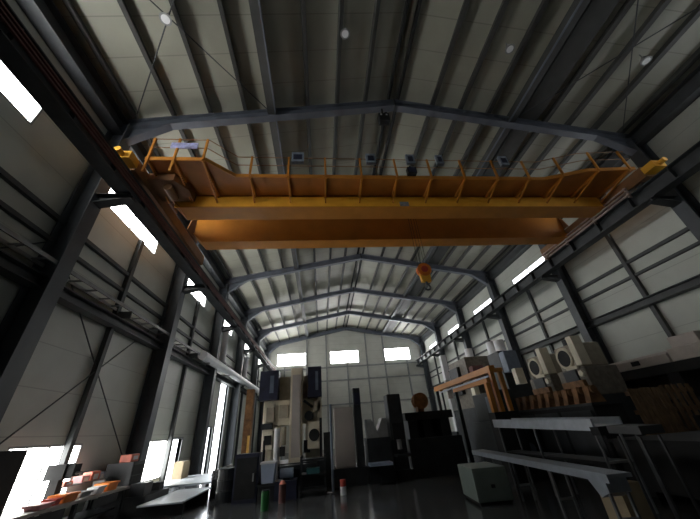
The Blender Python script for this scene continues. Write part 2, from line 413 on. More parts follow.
# trolley on the girders, and the hook block below
t = thing('crane_trolley', 'orange hoist trolley riding on top of both crane girders', 'trolley', (.9, 9.42, GZ1+.1))
m = MB()
for x in (.1, 1.7): m.bar((x, 8.3, GZ1+.42), (x, 10.6, GZ1+.42), .14, .22)
for y in (8.42, 10.47): m.bar((.0, y, GZ1+.42), (1.8, y, GZ1+.42), .16, .24)
m.build('frame', 'crane', t)
for x in (.2, 1.6):
    for y in (8.415, 10.47):
        m = MB(); m.cyl((x, y-.06, GZ1+.25), (x, y+.06, GZ1+.25), .15, 18); m.build('wheel', 'black', t)
m = MB(); m.cyl((.88, 8.7, GZ1+.66), (.88, 10.2, GZ1+.66), .2, 20); m.build('rope_drum', 'grey', t)
m = MB(); m.box(.3, .68, 8.6, 9.3, GZ1+.53, GZ1+.85); m.build('hoist_motor', 'grey', t)
t = thing('hook_block', 'orange hook block with red sheave hanging on ropes below the crane', 'hook', (.8, 9.47, 5.85))
hz = 6.66; hx = .8
m = MB(); m.cyl((hx, 9.37, hz), (hx, 9.40, hz), .27, 24); m.cyl((hx, 9.54, hz), (hx, 9.57, hz), .27, 24)
m.build('cheek_plate', 'orange', t)
MB().cyl((hx, 9.40, hz), (hx, 9.54, hz), .23, 24).build('sheave', 'red', t)
MB().cyl((hx, 9.33, hz), (hx, 9.61, hz), .13, 18).build('sheave_pin', 'red', t)
MB().prism([(hx-.2, hz-.12), (hx+.2, hz-.12), (hx+.17, hz-.5), (hx-.17, hz-.5)], 'y', 9.40, 9.54).build('yoke', 'craney', t)
m = MB(); m.cyl((hx, 9.47, hz-.62), (hx, 9.47, hz-.48), .045, 12); m.ring((hx, 9.47, hz-.72), (0, 1, 0), .1, .035, 18, 8, -math.pi*.5, math.pi*1.0); m.build('hook', 'darksteel', t)
m = MB()
for x in (-.18, -.07, .07, .18): m.cyl((hx+x, 9.47, hz+.1), (hx+x*.8, 9.47, GZ1+.55), .008, 6)
m.build('rope', 'black', t)

# ------------------------------------------------------------------ small things under the roof
for (x, y), lb in zip([(-7.2, 3.8), (-2.2, 4.25), (3.4, 4.3), (7.8, 4.06)], ['over the runway beam on the doorway side', 'close to the ridge on the doorway side slope', 'close to the machine side wide roof strut', 'over the runway beam on the machine side']):
    z = zroof(x, .44)
    t = thing('high_bay_lamp', 'small unlit white round roof lamp %s' % lb, 'lamp', (x, y, z-.42), 'unlit roof lamps')
    MB().cyl((x, y, z-.22), (x, y, z-.02), .02, 8).build('stem', 'grey', t)
    MB().cyl((x, y, z-.42), (x, y, z-.22), .16, 18, .07).build('lamp_shade', 'grey', t)
    MB().cyl((x, y, z-.43), (x, y, z-.41), .11, 18).build('diffuser', 'white', t)
t = thing('hanging_speaker', 'small black box with two pale studs hanging under the rafter in front of the crane', 'speaker', (-.55, F0, 11.7))
MB().box(-.75, -.35, F0-.12, F0+.12, 11.75, 12.2).build('housing', 'black', t)
MB().bar((-.55, F0, 12.2), (-.55, F0, zroof(.55, -.2)), .06, .06, up=(0, 1, 0)).build('hanger', 'black', t)
for x in (-.66, -.44): MB().box(x-.035, x+.035, F0-.14, F0-.12, 12.05, 12.12).build('stud', 'white', t)
t = thing('wall_duct', 'pale grey round duct carried on the thick girt past the tall doorway', 'duct', (-9.3, 25, 5.3))
MB().cyl((-9.35, 16.2, 5.55), (-9.35, 34, 5.55), .24, 16).build('pipe', 'white', t)
m = MB()
for y in (17, 21, 25.5, 29, 33): m.box(-9.95, -9.2, y-.03, y+.03, 5.26, 5.32)
m.build('bracket', 'grey', t)

for s_, ye, lb in ((-1, 19.0, 'pale grey cable ladder above the thick girt on the doorway wall'),):
    t = thing('cable_ladder', lb, 'ladder', (-9.7, 7, 5.32))
    for x in (-9.9, -9.5): MB().box(x-.02, x+.02, -2, ye, 5.55, 5.65).build('side_rail', 'grey', t)
    y = 1.0
    while y < ye: MB().box(-9.88, -9.52, y-.02, y+.02, 5.58, 5.62).build('rung', 'grey', t); y += .6
    y = 3.8
    while y < ye: MB().box(-9.95, -9.45, y-.025, y+.025, 5.33, 5.55).build('bracket', 'girt', t); y += 3
for y, z0, z1, lb in ((19.6, 5.3, 7.9, 'added pale upright pipe standing in for lit wall before the tall doorway'), (25.6, 5.3, 7.4, 'added pale upright pipe standing in for lit wall past the tall doorway')):
    t = thing('lit_wall_pipe', lb, 'pipe', (-9.3, y, z0), 'pale lit wall pipes')
    MB().cyl((-9.4, y, z0+.55), (-9.4, y, z1), .2, 16).build('pipe', 'white', t); MB().cyl((-9.4, y, z1), (-9.4, y, z1+.2), .3, 16, .1).build('cap', 'white', t); MB().cyl((-9.4, y, z0+.5), (-9.4, y, z0+.55), .28, 16).build('flange', 'grey', t)  # added pale pipes in place of window-lit wall between the columns

# ------------------------------------------------------------------ ground: openings side
t = thing('workbench', 'long dark workbench under the low window nearest the camera', 'workbench', (-9.35, 9.4, 0))
MB().box(-9.8, -8.75, 7.0, 11.1, .62, .68).build('worktop', 'greywhite', t)
for y in (7.2, 9.05, 10.9):
    for x in (-9.7, -8.85): MB().box(x-.04, x+.04, y-.04, y+.04, 0, .62).build('leg', 'dark', t)
MB().box(-9.7, -8.95, 7.2, 10.9, .2, .24).build('lower_shelf', 'dark', t)
for y in (8.1, 10.0): MB().box(-8.78, -8.74, y-.5, y+.5, .42, .6).build('drawer', 'dark', t)
t = thing('black_locker', 'black metal locker standing on the workbench end nearest the camera', 'locker', (-9.5, 7.35, .68))
MB().box(-9.78, -9.3, 7.05, 7.75, .68, 1.74).build('body', 'black', t); MB().box(-9.3, -9.28, 7.08, 7.72, .72, 1.7).build('door', 'black', t)
t = thing('bench_vise', 'black bench vise silhouetted against the low window', 'vise', (-9.4, 9.0, .68))
MB().box(-9.5, -9.3, 8.92, 9.08, .68, 1.1).build('base', 'black', t); MB().box(-9.6, -9.2, 8.85, 9.15, 1.1, 1.4).build('body', 'black', t)
MB().box(-9.2, -9.02, 8.88, 9.12, 1.14, 1.38).build('jaw', 'black', t); MB().cyl((-9.02, 9, 1.2), (-8.9, 9, 1.2), .03, 10).build('screw', 'grey', t)
MB().cyl((-8.9, 8.8, 1.2), (-8.9, 9.25, 1.2), .015, 8).build('handle', 'grey', t)
def tub(name, label, x, y, z, a, b, h, mt, lid=None):
    t = thing(name, label, 'box', (x, y, z), 'boxes on the workbench')
    m = MB()
    m.hexa([(x-a*.45, y-b*.45, z), (x+a*.45, y-b*.45, z), (x+a*.45, y+b*.45, z), (x-a*.45, y+b*.45, z), (x-a/2, y-b/2, z+h), (x+a/2, y-b/2, z+h), (x+a/2, y+b/2, z+h), (x-a/2, y+b/2, z+h)])
    m.build('tub', mt, t, bevel=.02)
    MB().box(x-a/2-.015, x+a/2+.015, y-b/2-.015, y+b/2+.015, z+h-.03, z+h+.01).build('rim', lid or mt, t)
tub('storage_tub', 'orange plastic tub near the low window on the workbench', -8.98, 8.8, .68, .34, .42, .15, 'orange')
tub('storage_tub', 'orange plastic tub at the far end of the workbench', -8.98, 10.3, .68, .34, .45, .18, 'orange')
tub('storage_tub', 'pink plastic tub at the workbench end nearest the camera', -8.95, 8.1, .68, .3, .36, .08, 'pink')
tub('storage_tub', 'dark red tub beside the nearer orange tub on the workbench', -8.98, 8.46, .68, .28, .16, .11, 'red')
tub('storage_tub', 'grey tub between the two orange tubs on the workbench', -9.1, 9.45, .68, .36, .4, .1, 'grey')
tub('storage_tub', 'white tub beside the farther orange tub on the workbench', -8.95, 9.85, .68, .24, .3, .14, 'white')
t = thing('bench_shelf', 'grey back shelf on the far half of the workbench', 'shelf', (-9.65, 10.3, .68))
MB().box(-9.78, -9.45, 9.3, 11.05, .9, .93).build('board', 'grey', t)
for y in (9.35, 11.0): MB().box(-9.76, -9.47, y-.03, y+.03, .68, .9).build('leg', 'grey', t)
for lb, y, w, h, mt in (('salmon box on the back shelf', 9.6, .3, .08, 'salmon'), ('pink white box on the back shelf', 10.2, .3, .14, 'pink'), ('salmon tall box on the back shelf', 10.58, .36, .2, 'salmon'), ('pale blue box on the back shelf', 10.86, .22, .16, 'lightblue')):
    t = thing('parts_box', lb + ' of the workbench', 'box', (-9.6, y, .93), 'boxes on the back shelf')
    MB().box(-9.74, -9.5, y-w/2, y+w/2, .93, .93+h).build('carton', mt, t, bevel=.01); MB().box(-9.5, -9.49, y-w/4, y+w/4, .95, .93+h*.7).build('paper_label', 'white', t)
t = thing('tool_cabinet', 'dark upright tool cabinet between the workbench and the column', 'cabinet', (-9.4, 11.75, 0))
MB().box(-9.75, -9.0, 11.4, 12.1, 0, 1.24).build('body', 'dark', t)
for k in range(4): MB().box(-9.0, -8.98, 11.44, 12.06, .06+.28*k, .32+.28*k).build('drawer', 'black', t)
t = thing('red_case', 'small red and white case on top of the tool cabinet', 'case', (-9.3, 11.7, 1.24))
MB().box(-9.5, -9.15, 11.5, 11.95, 1.24, 1.45).build('shell', 'salmon', t, bevel=.02); MB().box(-9.15, -9.14, 11.6, 11.85, 1.3, 1.4).build('paper_label', 'white', t)
t = thing('low_table', 'low pale steel table on the floor in front of the second low window', 'table', (-8.3, 14.1, 0))
MB().box(-9.3, -7.0, 12.9, 16.2, .36, .42).build('tabletop', 'offwhite', t, bevel=.01)
for x in (-9.1, -7.2):
    for y in (13.0, 15.5): MB().box(x-.05, x+.05, y-.05, y+.05, 0, .36).build('leg', 'dark', t)
t = thing('steel_sheet', 'pale steel sheet on two skids on the floor, nearer than the low pale table', 'sheet', (-7.45, 11.6, 0))
MB().box(-8.05, -6.9, 10.2, 12.75, .26, .3).build('sheet', 'offwhite', t, bevel=.008)
for y in (10.5, 12.4): MB().box(-8.0, -6.95, y-.06, y+.06, 0, .26).build('skid', 'dark', t)
t = thing('waste_barrel', 'dark barrel on the floor between the rack of bars and the switch cabinet', 'barrel', (-6.2, 11.6, 0))
MB().cyl((-6.2, 11.6, 0), (-6.2, 11.6, .85), .27, 22).build('shell', 'dark', t)
for z in (.28, .56, .84): MB().ring((-6.2, 11.6, z), (0, 0, 1), .27, .018, 24, 6).build('hoop', 'darksheet', t)
t = thing('carton', 'tan carton standing on the low pale table', 'carton', (-9.0, 15.3, .42))
MB().box(-9.2, -8.85, 14.9, 15.6, .42, 1.0).build('box', 'tan', t); MB().box(-9.05, -9.0, 14.9, 15.6, 1.0, 1.005).build('tape', 'offwhite', t)
t = thing('machine_tool', 'small dark lathe on the floor in front of the tool cabinet', 'machine', (-8.5, 11.7, 0))
t2 = t
MB().box(-8.75, -8.2, 10.9, 12.4, 0, .42).build('bed', 'dark', t); MB().box(-8.7, -8.3, 10.95, 11.4, .42, .72).build('headstock', 'dark', t); MB().box(-8.65, -8.35, 12.0, 12.3, .42, .62).build('tailstock', 'black', t)
t = thing('steel_rack', 'dark rack of bundled bars beside the low pale table', 'rack', (-6.7, 13.4, 0))
for y in (12.6, 13.4, 14.2): MB().box(-6.95, -6.45, y-.04, y+.04, 0, .5).build('support', 'black', t)
m = MB()
for k in range(9): m.cyl((-6.85+.1*(k % 4), 12.3, .55+.09*(k//4)), (-6.85+.1*(k % 4), 14.6, .55+.09*(k//4)), .045, 8)
m.build('bars', 'greysheet', t)

# ------------------------------------------------------------------ double column machining centre
t = thing('machining_centre', 'tall cream double column machining centre with two navy covers', 'machine', (-4.45, 13.3, 0))
MB().box(-5.7, -3.15, 12.6, 14.6, 0, .75).build('bed', 'dark', t)
MB().box(-5.5, -4.9, 13.2, 14.3, .75, 2.9).build('column', 'cream', t, bevel=.03)
MB().box(-3.85, -3.2, 13.2, 14.3, .75, 2.9).build('column', 'cream', t, bevel=.03)
m = MB(); m.box(-5.5, -3.2, 13.15, 13.9, 1.95, 2.85); m.build('crossbeam', 'cream', t, bevel=.03)
m = MB(); m.box(-4.95, -3.7, 13.3, 14.0, 2.85, 3.75); m.build('saddle', 'beige', t, bevel=.03)
MB().box(-4.42, -3.95, 12.7, 13.12, .5, 3.98).build('ram', 'cream', t, bevel=.03)
MB().box(-4.34, -4.02, 12.66, 12.7, .9, 3.7).build('ram_cover', 'greywhite', t)
for a, b, z0, z1 in ((-5.66, -4.92, 2.85, 3.95), (-3.74, -3.18, 2.85, 4.02)):
    c = MB().box(a, b, 12.85, 13.5, z0, z1).build('bellows_cover', 'navy', t, bevel=.02)
    MB().box(a+(b-a)*.55, a+(b-a)*.75, 12.83, 12.85, z0+.25, z1-.2).build('highlight_strip', 'bluegrey', c)  # bluish highlight on the navy cover, put on as a paler strip
MB().cyl((-4.83, 12.5, .25), (-4.83, 12.5, 1.85), .1, 18).build('coolant_column', 'white', t)
h = MB().box(-5.45, -5.05, 12.95, 13.2, 1.2, 1.8).build('control_panel', 'cream', t, bevel=.02); MB().box(-5.36, -5.1, 12.93, 12.95, 1.35, 1.65).build('screen', 'black', h)
h = MB().box(-3.75, -3.25, 12.85, 13.2, 1.1, 2.0).build('tool_changer', 'cream', t, bevel=.03); MB().cyl((-3.5, 12.78, 1.55), (-3.5, 12.85, 1.55), .2, 20).build('tool_port', 'black', h)
MB().cyl((-3.7, 12.9, 2.2), (-3.7, 13.15, 2.2), .17, 18).build('spindle_motor', 'dark', t)
MB().box(-3.5, -3.25, 12.95, 13.15, 2.35, 2.7).build('junction_box', 'beige', t)
MB().box(-5.35, -5.05, 13.0, 13.16, 2.1, 2.6).build('junction_box', 'beige', t)
MB().box(-4.85, -4.5, 12.95, 13.2, 2.2, 2.65).build('junction_box', 'beige', t)
m = MB(); m.cyl((-5.35, 12.98, .8), (-5.35, 12.98, 1.5), .05, 10); m.cyl((-3.25, 12.8, .8), (-3.25, 12.8, 2.1), .05, 10); m.build('hose', 'black', t)
MB().box(-5.48, -5.1, 13.02, 13.16, 1.85, 2.05).build('oil_unit', 'dark', t); MB().cyl((-4.65, 13.0, 1.3), (-4.65, 13.0, 1.9), .09, 14).build('cylinder', 'beige', t)
MB().box(-3.9, -3.66, 12.95, 13.14, 1.0, 1.4).build('valve_box', 'dark', t); MB().box(-4.95, -4.6, 13.05, 13.2, .95, 1.25).build('valve_box', 'black', t)
MB().box(-3.36, -3.2, 12.95, 13.12, 1.5, 2.9).build('cable_duct', 'beige', t); MB().cyl((-3.55, 12.95, 2.5), (-3.9, 12.95, 2.75), .05, 10).build('arm', 'dark', t)
MB().box(-4.7, -3.4, 12.1, 12.95, .6, .72).build('table', 'dark', t)
MB().box(-3.15, -2.9, 12.7, 14.0, 0, 1.6).build('cable_cabinet', 'black', t)

t = thing('rust_brown_post', 'rust brown steel post with an amber strip beside the cream machining centre', 'post', (-6.0, 13, 0))
MB().box(-6.15, -5.88, 12.9, 13.2, 0, 3.3).build('shaft', 'rust', t); MB().box(-5.96, -5.88, 12.86, 12.9, .95, 1.7).build('guard', 'amber', t)
MB().box(-6.3, -5.7, 12.75, 13.3, 0, .06).build('base_plate', 'dark', t)
t = thing('switch_cabinet', 'dark navy switch cabinet in front of the rust brown post', 'cabinet', (-5.5, 11.3, 0))
MB().box(-5.85, -5.15, 11.0, 11.6, 0, 1.2).build('body', 'navy', t); MB().box(-5.8, -5.2, 10.98, 11.0, .1, 1.1).build('door', 'black', t); MB().box(-5.3, -5.26, 10.95, 10.98, .5, .7).build('handle', 'grey', t)
t = thing('dark_crate', 'dark crate carrying a pale blue bin', 'crate', (-4.85, 11.1, 0))
MB().box(-5.1, -4.6, 10.85, 11.35, 0, .42).build('body', 'black', t); MB().box(-5.12, -4.58, 10.83, 11.37, .36, .42).build('rim', 'dark', t)
t = thing('pale_bin', 'pale blue white bin resting on the dark crate', 'bin', (-4.85, 11.1, .42))
m = MB(); m.hexa([(-5.02, 10.92, .42), (-4.68, 10.92, .42), (-4.68, 11.28, .42), (-5.02, 11.28, .42), (-5.06, 10.88, .92), (-4.64, 10.88, .92), (-4.64, 11.32, .92), (-5.06, 11.32, .92)]); m.build('tub', 'lightblue', t)
MB().box(-5.08, -4.62, 10.86, 11.34, .9, .95).build('rim', 'white', t)
t = thing('green_drum', 'small bright green drum on the floor before the dark crate', 'drum', (-4.7, 9.75, 0))
MB().cyl((-4.7, 9.75, 0), (-4.7, 9.75, .4), .1, 20).build('shell', 'green', t); MB().cyl((-4.7, 9.75, .4), (-4.7, 9.75, .42), .09, 20).build('lid', 'darkgreen', t)
t = thing('pump_unit', 'dark navy pump unit with a rusty can in front, right of the green drum', 'pump', (-4.3, 11, 0))
t['label'] = 'dark navy pump unit standing before the ram of the cream machining centre'
MB().box(-4.62, -3.98, 10.8, 11.4, 0, .45).build('tank', 'navy', t); MB().cyl((-4.5, 11.1, .6), (-4.1, 11.1, .6), .14, 18).build('motor', 'bluegrey', t); MB().box(-4.4, -4.2, 11.0, 11.2, .45, .5).build('foot', 'black', t)
t = thing('rusty_can', 'rusty brown can on the floor beside the dark navy pump unit', 'can', (-4.35, 10.5, 0))
MB().cyl((-4.35, 10.5, 0), (-4.35, 10.5, .42), .1, 16).build('shell', 'redbar', t); MB().cyl((-4.35, 10.5, .42), (-4.35, 10.5, .5), .1, 16, .04).build('neck', 'salmon', t)
t = thing('tool_cart', 'dark tool cart with a teal tray left of the thin blue grey pole', 'cart', (-3.5, 11.3, 0))
t['label'] = 'dark tool cart with a teal tray beside the thin blue grey pole'
for z in (.12, .5, .88): MB().box(-3.9, -3.1, 11.0, 11.6, z, z+.04).build('shelf', 'dark', t)
for x in (-3.87, -3.13):
    for y in (11.03, 11.57):
        MB().box(x-.025, x+.025, y-.025, y+.025, .1, 1.0).build('upright', 'dark', t); MB().cyl((x-.02, y, .06), (x+.02, y, .06), .06, 12).build('caster', 'black', t)
MB().box(-3.7, -3.3, 10.98, 11.3, .54, .68).build('tray', 'teal', t)
t = thing('thin_pole', 'thin blue grey pole standing beside the grey white enclosure', 'pole', (-2.9, 11.2, 0))
MB().cyl((-2.9, 11.2, .03), (-2.9, 11.2, 2.42), .04, 12).build('tube', 'bluegrey', t); MB().cyl((-2.9, 11.2, 0), (-2.9, 11.2, .03), .18, 18).build('foot', 'dark', t)
t = thing('paint_can', 'small red and white can on the floor at the foot of the thin pole', 'can', (-2.62, 10.7, 0))
MB().cyl((-2.62, 10.7, 0), (-2.62, 10.7, .2), .09, 18).build('can_body', 'white', t); MB().cyl((-2.62, 10.7, .2), (-2.62, 10.7, .36), .09, 18).build('lid', 'red', t)

# ------------------------------------------------------------------ machines along the middle
t = thing('enclosed_machine', 'grey white enclosed machine on a dark base with a dark mast', 'machine', (-2.4, 12.4, 0))
MB().box(-2.85, -1.7, 12.0, 13.2, 0, .5).build('base', 'dark', t)
MB().box(-2.75, -2.06, 12.05, 13.0, .5, 2.35).build('enclosure', 'greywhite', t, bevel=.02)
MB().box(-2.7, -2.12, 12.03, 12.05, .56, 2.28).build('door', 'greywhite', t)
MB().box(-2.0, -1.74, 12.05, 12.5, .5, 2.98).build('mast', 'dark', t)
MB().box(-1.97, -1.77, 12.0, 12.05, 2.4, 2.8).build('mast_plate', 'navy', t)
t = thing('milling_machine', 'dark milling machine with a grey forked head and pale blue tray', 'machine', (-1.2, 12.2, 0))
MB().box(-1.62, -.78, 12.0, 12.9, 0, 1.3).build('body', 'dark', t)
MB().prism([(-1.58, 1.3), (-.82, 1.3), (-.82, 1.9), (-1.0, 1.9), (-1.2, 1.5), (-1.4, 1.9), (-1.58, 1.9)], 'y', 12.1, 12.7).build('forked_head', 'grey', t)
MB().box(-1.66, -.9, 11.45, 12.0, .52, .6).build('tray', 'lightblue', t)
MB().box(-1.3, -1.1, 11.7, 12.0, 0, .52).build('knee', 'dark', t)
t = thing('dark_column_machine', 'tall dark square column machine between the milling machine and the orange drum', 'machine', (-.45, 12.3, 0))
MB().box(-.72, -.12, 12.0, 12.9, 0, .3).build('base', 'black', t); MB().box(-.72, -.2, 12.05, 12.7, .3, 2.68).build('column', 'dark', t, bevel=.03)
MB().box(-.7, -.3, 11.8, 12.05, 1.2, 1.7).build('head', 'black', t); MB().cyl((-.5, 11.92, .9), (-.5, 11.92, 1.2), .08, 14).build('spindle', 'grey', t); MB().box(-.72, -.2, 11.5, 12.05, .7, .78).build('table', 'dark', t)
t = thing('dark_press', 'broad dark press carrying an orange drum near the back', 'press', (.9, 13, 0))
MB().box(-.05, 2.0, 12.3, 13.9, 0, 1.15).build('bed', 'dark', t); MB().box(.1, .45, 12.6, 13.6, 1.15, 1.95).build('upright', 'dark', t); MB().box(1.4, 1.75, 12.6, 13.6, 1.15, 1.95).build('upright', 'dark', t)
MB().box(.0, 1.9, 12.5, 13.7, 1.75, 2.02).build('crown', 'black', t); MB().box(.75, 1.1, 12.8, 13.3, 1.15, 1.75).build('slide', 'dark', t); MB().box(.45, 1.4, 13.5, 13.6, 1.15, 1.75).build('back_panel', 'black', t)
t = thing('orange_drum', 'rusty orange cable drum on top of the broad dark press', 'drum', (.72, 12.9, 2.02))
MB().box(.62, .88, 12.75, 13.05, 2.02, 2.2).build('stand', 'rust', t)
MB().cyl((.8, 12.75, 2.42), (.8, 13.05, 2.42), .21, 20).build('core', 'rust', t)
for y in (12.70, 13.05): MB().cyl((.8, y, 2.42), (.8, y+.04, 2.42), .3, 24).build('flange', 'rustorange', t)

# ------------------------------------------------------------------ machine side
t = thing('orange_gantry', 'orange steel gantry frame standing over the dark green machine', 'gantry', (2.5, 12, 0))
MB().bar((2.48, 9.75, 3.03), (2.48, 15.3, 3.03), .2, .2).build('beam', 'crane', t)
MB().bar((2.25, 9.75, 2.68), (2.25, 12.6, 2.68), .13, .13).build('beam', 'crane', t)
for x, y, w, z in ((2.46, 9.85, .13, 2.93), (2.76, 9.85, .12, 2.93), (2.22, 9.85, .15, 2.62)):
    MB().box(x-w/2, x+w/2, y-w/2, y+w/2, 1.75, z).build('leg', 'crane', t)
MB().bar((2.4, 9.85, 2.98), (2.85, 9.85, 2.98), .17, .12).build('tie', 'crane', t)
MB().box(2.1, 2.9, 9.7, 10.1, 0, 1.75).build('pedestal', 'black', t)
for x, y, z in ((2.48, 15.2, 2.93), (2.25, 12.5, 2.62)): MB().box(x-.06, x+.06, y-.06, y+.06, 0, z).build('leg', 'darkgreen', t)
MB().bar((2.38, 9.9, 2.82), (2.38, 14.5, 2.82), .05, .05).build('rail', 'silver', t)
MB().bar((2.36, 14.5, 2.88), (2.5, 14.5, 2.94), .06, .06).build('rail_support', 'crane', t)

t = thing('green_machine', 'dark green machine standing under the orange gantry', 'machine', (3.2, 11.8, 0))
MB().box(2.9, 3.6, 10.2, 13.2, 0, 1.5).build('body', 'darkgreen', t); MB().box(2.92, 3.5, 10.6, 12.6, 1.5, 2.45).build('housing', 'darkgreen', t, bevel=.04)
MB().box(2.88, 2.92, 11.2, 11.5, 1.7, 2.3).build('window', 'bluegrey', t); MB().box(2.87, 2.9, 10.5, 11.4, .4, 1.2).build('door', 'dark', t)
MB().cyl((3.2, 10.15, .7), (3.2, 10.2, .7), .16, 18).build('hand_wheel', 'bluegrey', t)
t = thing('long_cabinet', 'long low black cabinet carrying a row of rusty castings', 'cabinet', (4.15, 10.2, 0))
MB().box(3.75, 4.6, 7.8, 12.7, 0, 1.7).build('body', 'black', t); MB().box(3.7, 4.65, 7.75, 12.75, 1.7, 1.76).build('worktop', 'dark', t)
for k in range(4): MB().box(3.72, 3.75, 7.9+1.2*k, 9.0+1.2*k, .15, 1.6).build('door', 'dark', t)
src = None
for k in range(12):
    y = 8.05+.4*k
    lb = 'rusty iron casting standing on the long black cabinet, %s from its camera end' % (ORD+['tenth', 'eleventh', 'last'])[k]
    if src is None:
        src = thing('rusty_casting', lb, 'casting', (4.1, y, 1.76), 'rusty castings on the long cabinet')
        m = MB(); m.prism([(3.9, 1.76), (4.35, 1.76), (4.28, 1.95), (4.2, 2.18), (4.0, 2.18), (3.95, 1.95)], 'y', y-.09, y+.09); m.build('foot', 'rust', src)
        MB().cyl((4.1, y-.14, 2.08), (4.1, y+.14, 2.08), .1, 14).build('boss', 'rust', src)
    else:
        c = src.copy(); COL.objects.link(c); c.location = (4.1+random.uniform(-.03, .03), y, 1.76); c['label'] = lb
        for ch in list(src.children):
            d = ch.copy(); COL.objects.link(d); d.parent = c
# sloping silver tray on a rack
t = thing('silver_tray', 'long sloping silver tray on slim legs before the long black cabinet', 'tray', (2.2, 7.7, 0))
a, b = Vector((2.2, 9.55, 1.42)), Vector((2.2, 5.9, 1.31))
m = MB(); m.bar(a, b, .6, .03); m.bar(a+Vector((-.3, 0, .04)), b+Vector((-.3, 0, .04)), .03, .2); m.bar(a+Vector((.3, 0, .04)), b+Vector((.3, 0, .04)), .03, .2); m.build('trough', 'silver', t)
MB().bar(b+Vector((0, .1, -.06)), b+Vector((0, -.1, -.06)), .64, .14).build('end_block', 'black', t)
for y in (6.0, 7.8, 9.4):
    z = 1.31+(1.42-1.31)*(y-5.9)/3.65
    for x in (1.95, 2.45): MB().bar((x, y, 0), (x, y, z-.02), .035, .035, up=(0, 1, 0)).build('leg', 'greysheet', t)
    MB().bar((1.95, y, .75), (2.45, y, .75), .04, .04).build('crossbar', 'grey', t)
MB().box(1.95, 2.45, 6.05, 9.35, .72, .76).build('lower_shelf', 'dark', t)
t = thing('dull_tray', 'dull grey tray following the end of the silver tray', 'tray', (2.2, 5.2, 0))
MB().bar((2.2, 5.72, 1.27), (2.2, 5.1, 1.25), .44, .12).build('trough', 'darksheet', t)
for y in (5.2, 5.6):
    for x in (2.02, 2.38): MB().bar((x, y, 0), (x, y, 1.16), .035, .035, up=(0, 1, 0)).build('leg', 'darksheet', t)
# long low bench
t = thing('steel_bench', 'long low silver steel bench running past the grey green cabinet', 'bench', (1.15, 7.3, 0))
p, q = Vector((1.5, 10.2, .78)), Vector((.93, 4.7, .78))
MB().bar(p, q, .34, .05).build('top', 'bench', t)
d = (q-p).normalized(); n = Vector((d.y, -d.x, 0))
MB().bar(p+n*.17-Vector((0, 0, .03)), q+n*.17-Vector((0, 0, .03)), .03, .1).build('front_edge', 'bench', t)
for f in (.12, .45, .72, .97):
    c = p+(q-p)*f
    for sgn in (-1, 1):
        e = c+n*.13*sgn; MB().bar((e.x, e.y, 0), (e.x, e.y, .76), .035, .035, up=(0, 1, 0)).build('leg', 'greysheet', t)
    MB().bar(tuple(c-n*.13+Vector((0, 0, -.5))), tuple(c+n*.13+Vector((0, 0, -.5))), .035, .035).build('crossbar', 'grey', t)
e = q-d*.12
m = MB(); m.hexa([tuple(e-n*.16+Vector((0, 0, -.02))), tuple(e+n*.16+Vector((0, 0, -.02))), tuple(e+n*.16-d*.42+Vector((0, 0, -.02))), tuple(e-n*.16-d*.42+Vector((0, 0, -.02))),
                  tuple(e-n*.16+Vector((0, 0, -.2))), tuple(e+n*.16+Vector((0, 0, -.2))), tuple(e+n*.16-d*.2+Vector((0, 0, -.28))), tuple(e-n*.16-d*.2+Vector((0, 0, -.28)))])
m.build('end_bracket', 'bench', t)
t = thing('tan_carton', 'tan carton on the floor under the steel bench end', 'carton', (1.15, 5.6, 0))
MB().box(1.35, 1.72, 5.3, 5.75, 0, .58).build('box', 'tan', t); MB().box(1.5, 1.56, 5.3, 5.75, .58, .585).build('tape', 'offwhite', t)
# grey green cabinet
t = thing('floor_cabinet', 'low grey green metal cabinet on the floor beside the steel bench', 'cabinet', (.42, 8.1, 0))
def rot(x, y, a=-.1): c, s_ = math.cos(a), math.sin(a); return (.1+x*c-y*s_, 7.71+x*s_+y*c)
def rbox(x0, x1, y0, y1, z0, z1, a=-.1):
    P = [rot(x0, y0, a), rot(x1, y0, a), rot(x1, y1, a), rot(x0, y1, a)]
    return MB().hexa([(*k, z0) for k in P]+[(*k, z1) for k in P])
rbox(0, .76, 0, 1.05, .06, .66).build('body', 'boxgreen', t, bevel=.01); rbox(.04, .72, .04, 1.0, 0, .06).build('plinth', 'black', t)
rbox(.03, .73, -.015, 0, .1, .62).build('door', 'boxgreen', t); rbox(.34, .42, -.04, -.015, .3, .36).build('handle', 'dark', t)

# two beige boring machines
for k, y in enumerate((12.1, 10.35)):
    t = thing('boring_machine', 'beige boring machine with round dark port, %s' % ('the one farther from the camera' if k == 0 else 'the one nearer the camera and the pallets'), 'machine', (6.2, y, 0), 'beige boring machines')
    MB().box(5.7, 7.2, y-.75, y+.75, 0, 2.0).build('bed', 'dark', t)
    MB().box(5.75, 7.0, y-.65, y+.65, 2.0, 2.9).build('column', 'brownbeige', t, bevel=.03)
    MB().box(5.68, 5.75, y-.3, y+.3, 2.5, 2.85).build('gear_cover', 'dark', t); MB().cyl((5.66, y-.5, 2.7), (5.75, y-.5, 2.7), .1, 14).build('hand_wheel', 'cream', t)
    h = MB().box(5.8, 6.8, y-.6, y+.45, 2.9, 3.72).build('headstock', 'beige', t, bevel=.05)
    MB().ring((5.8, y+.05, 3.3), (1, 0, 0), .33, .06, 24, 8).build('port_ring', 'cream', h)
    MB().cyl((5.76, y+.05, 3.3), (5.82, y+.05, 3.3), .31, 24).build('port', 'black', h)
    MB().box(5.72, 6.1, y-.68, y-.42, 2.95, 3.95).build('guide_plate', 'cream', t, bevel=.02)
    MB().box(5.7, 5.8, y-.42, y+.1, 2.88, 2.98).build('guide_foot', 'cream', t)
    MB().cyl((6.3, y+.2, 3.72), (6.3, y+.2, 4.0), .16, 18).build('motor', 'dark', t)
    MB().box(5.62, 5.75, y-.5, y+.5, 2.1, 2.5).build('guard', 'rust', t)
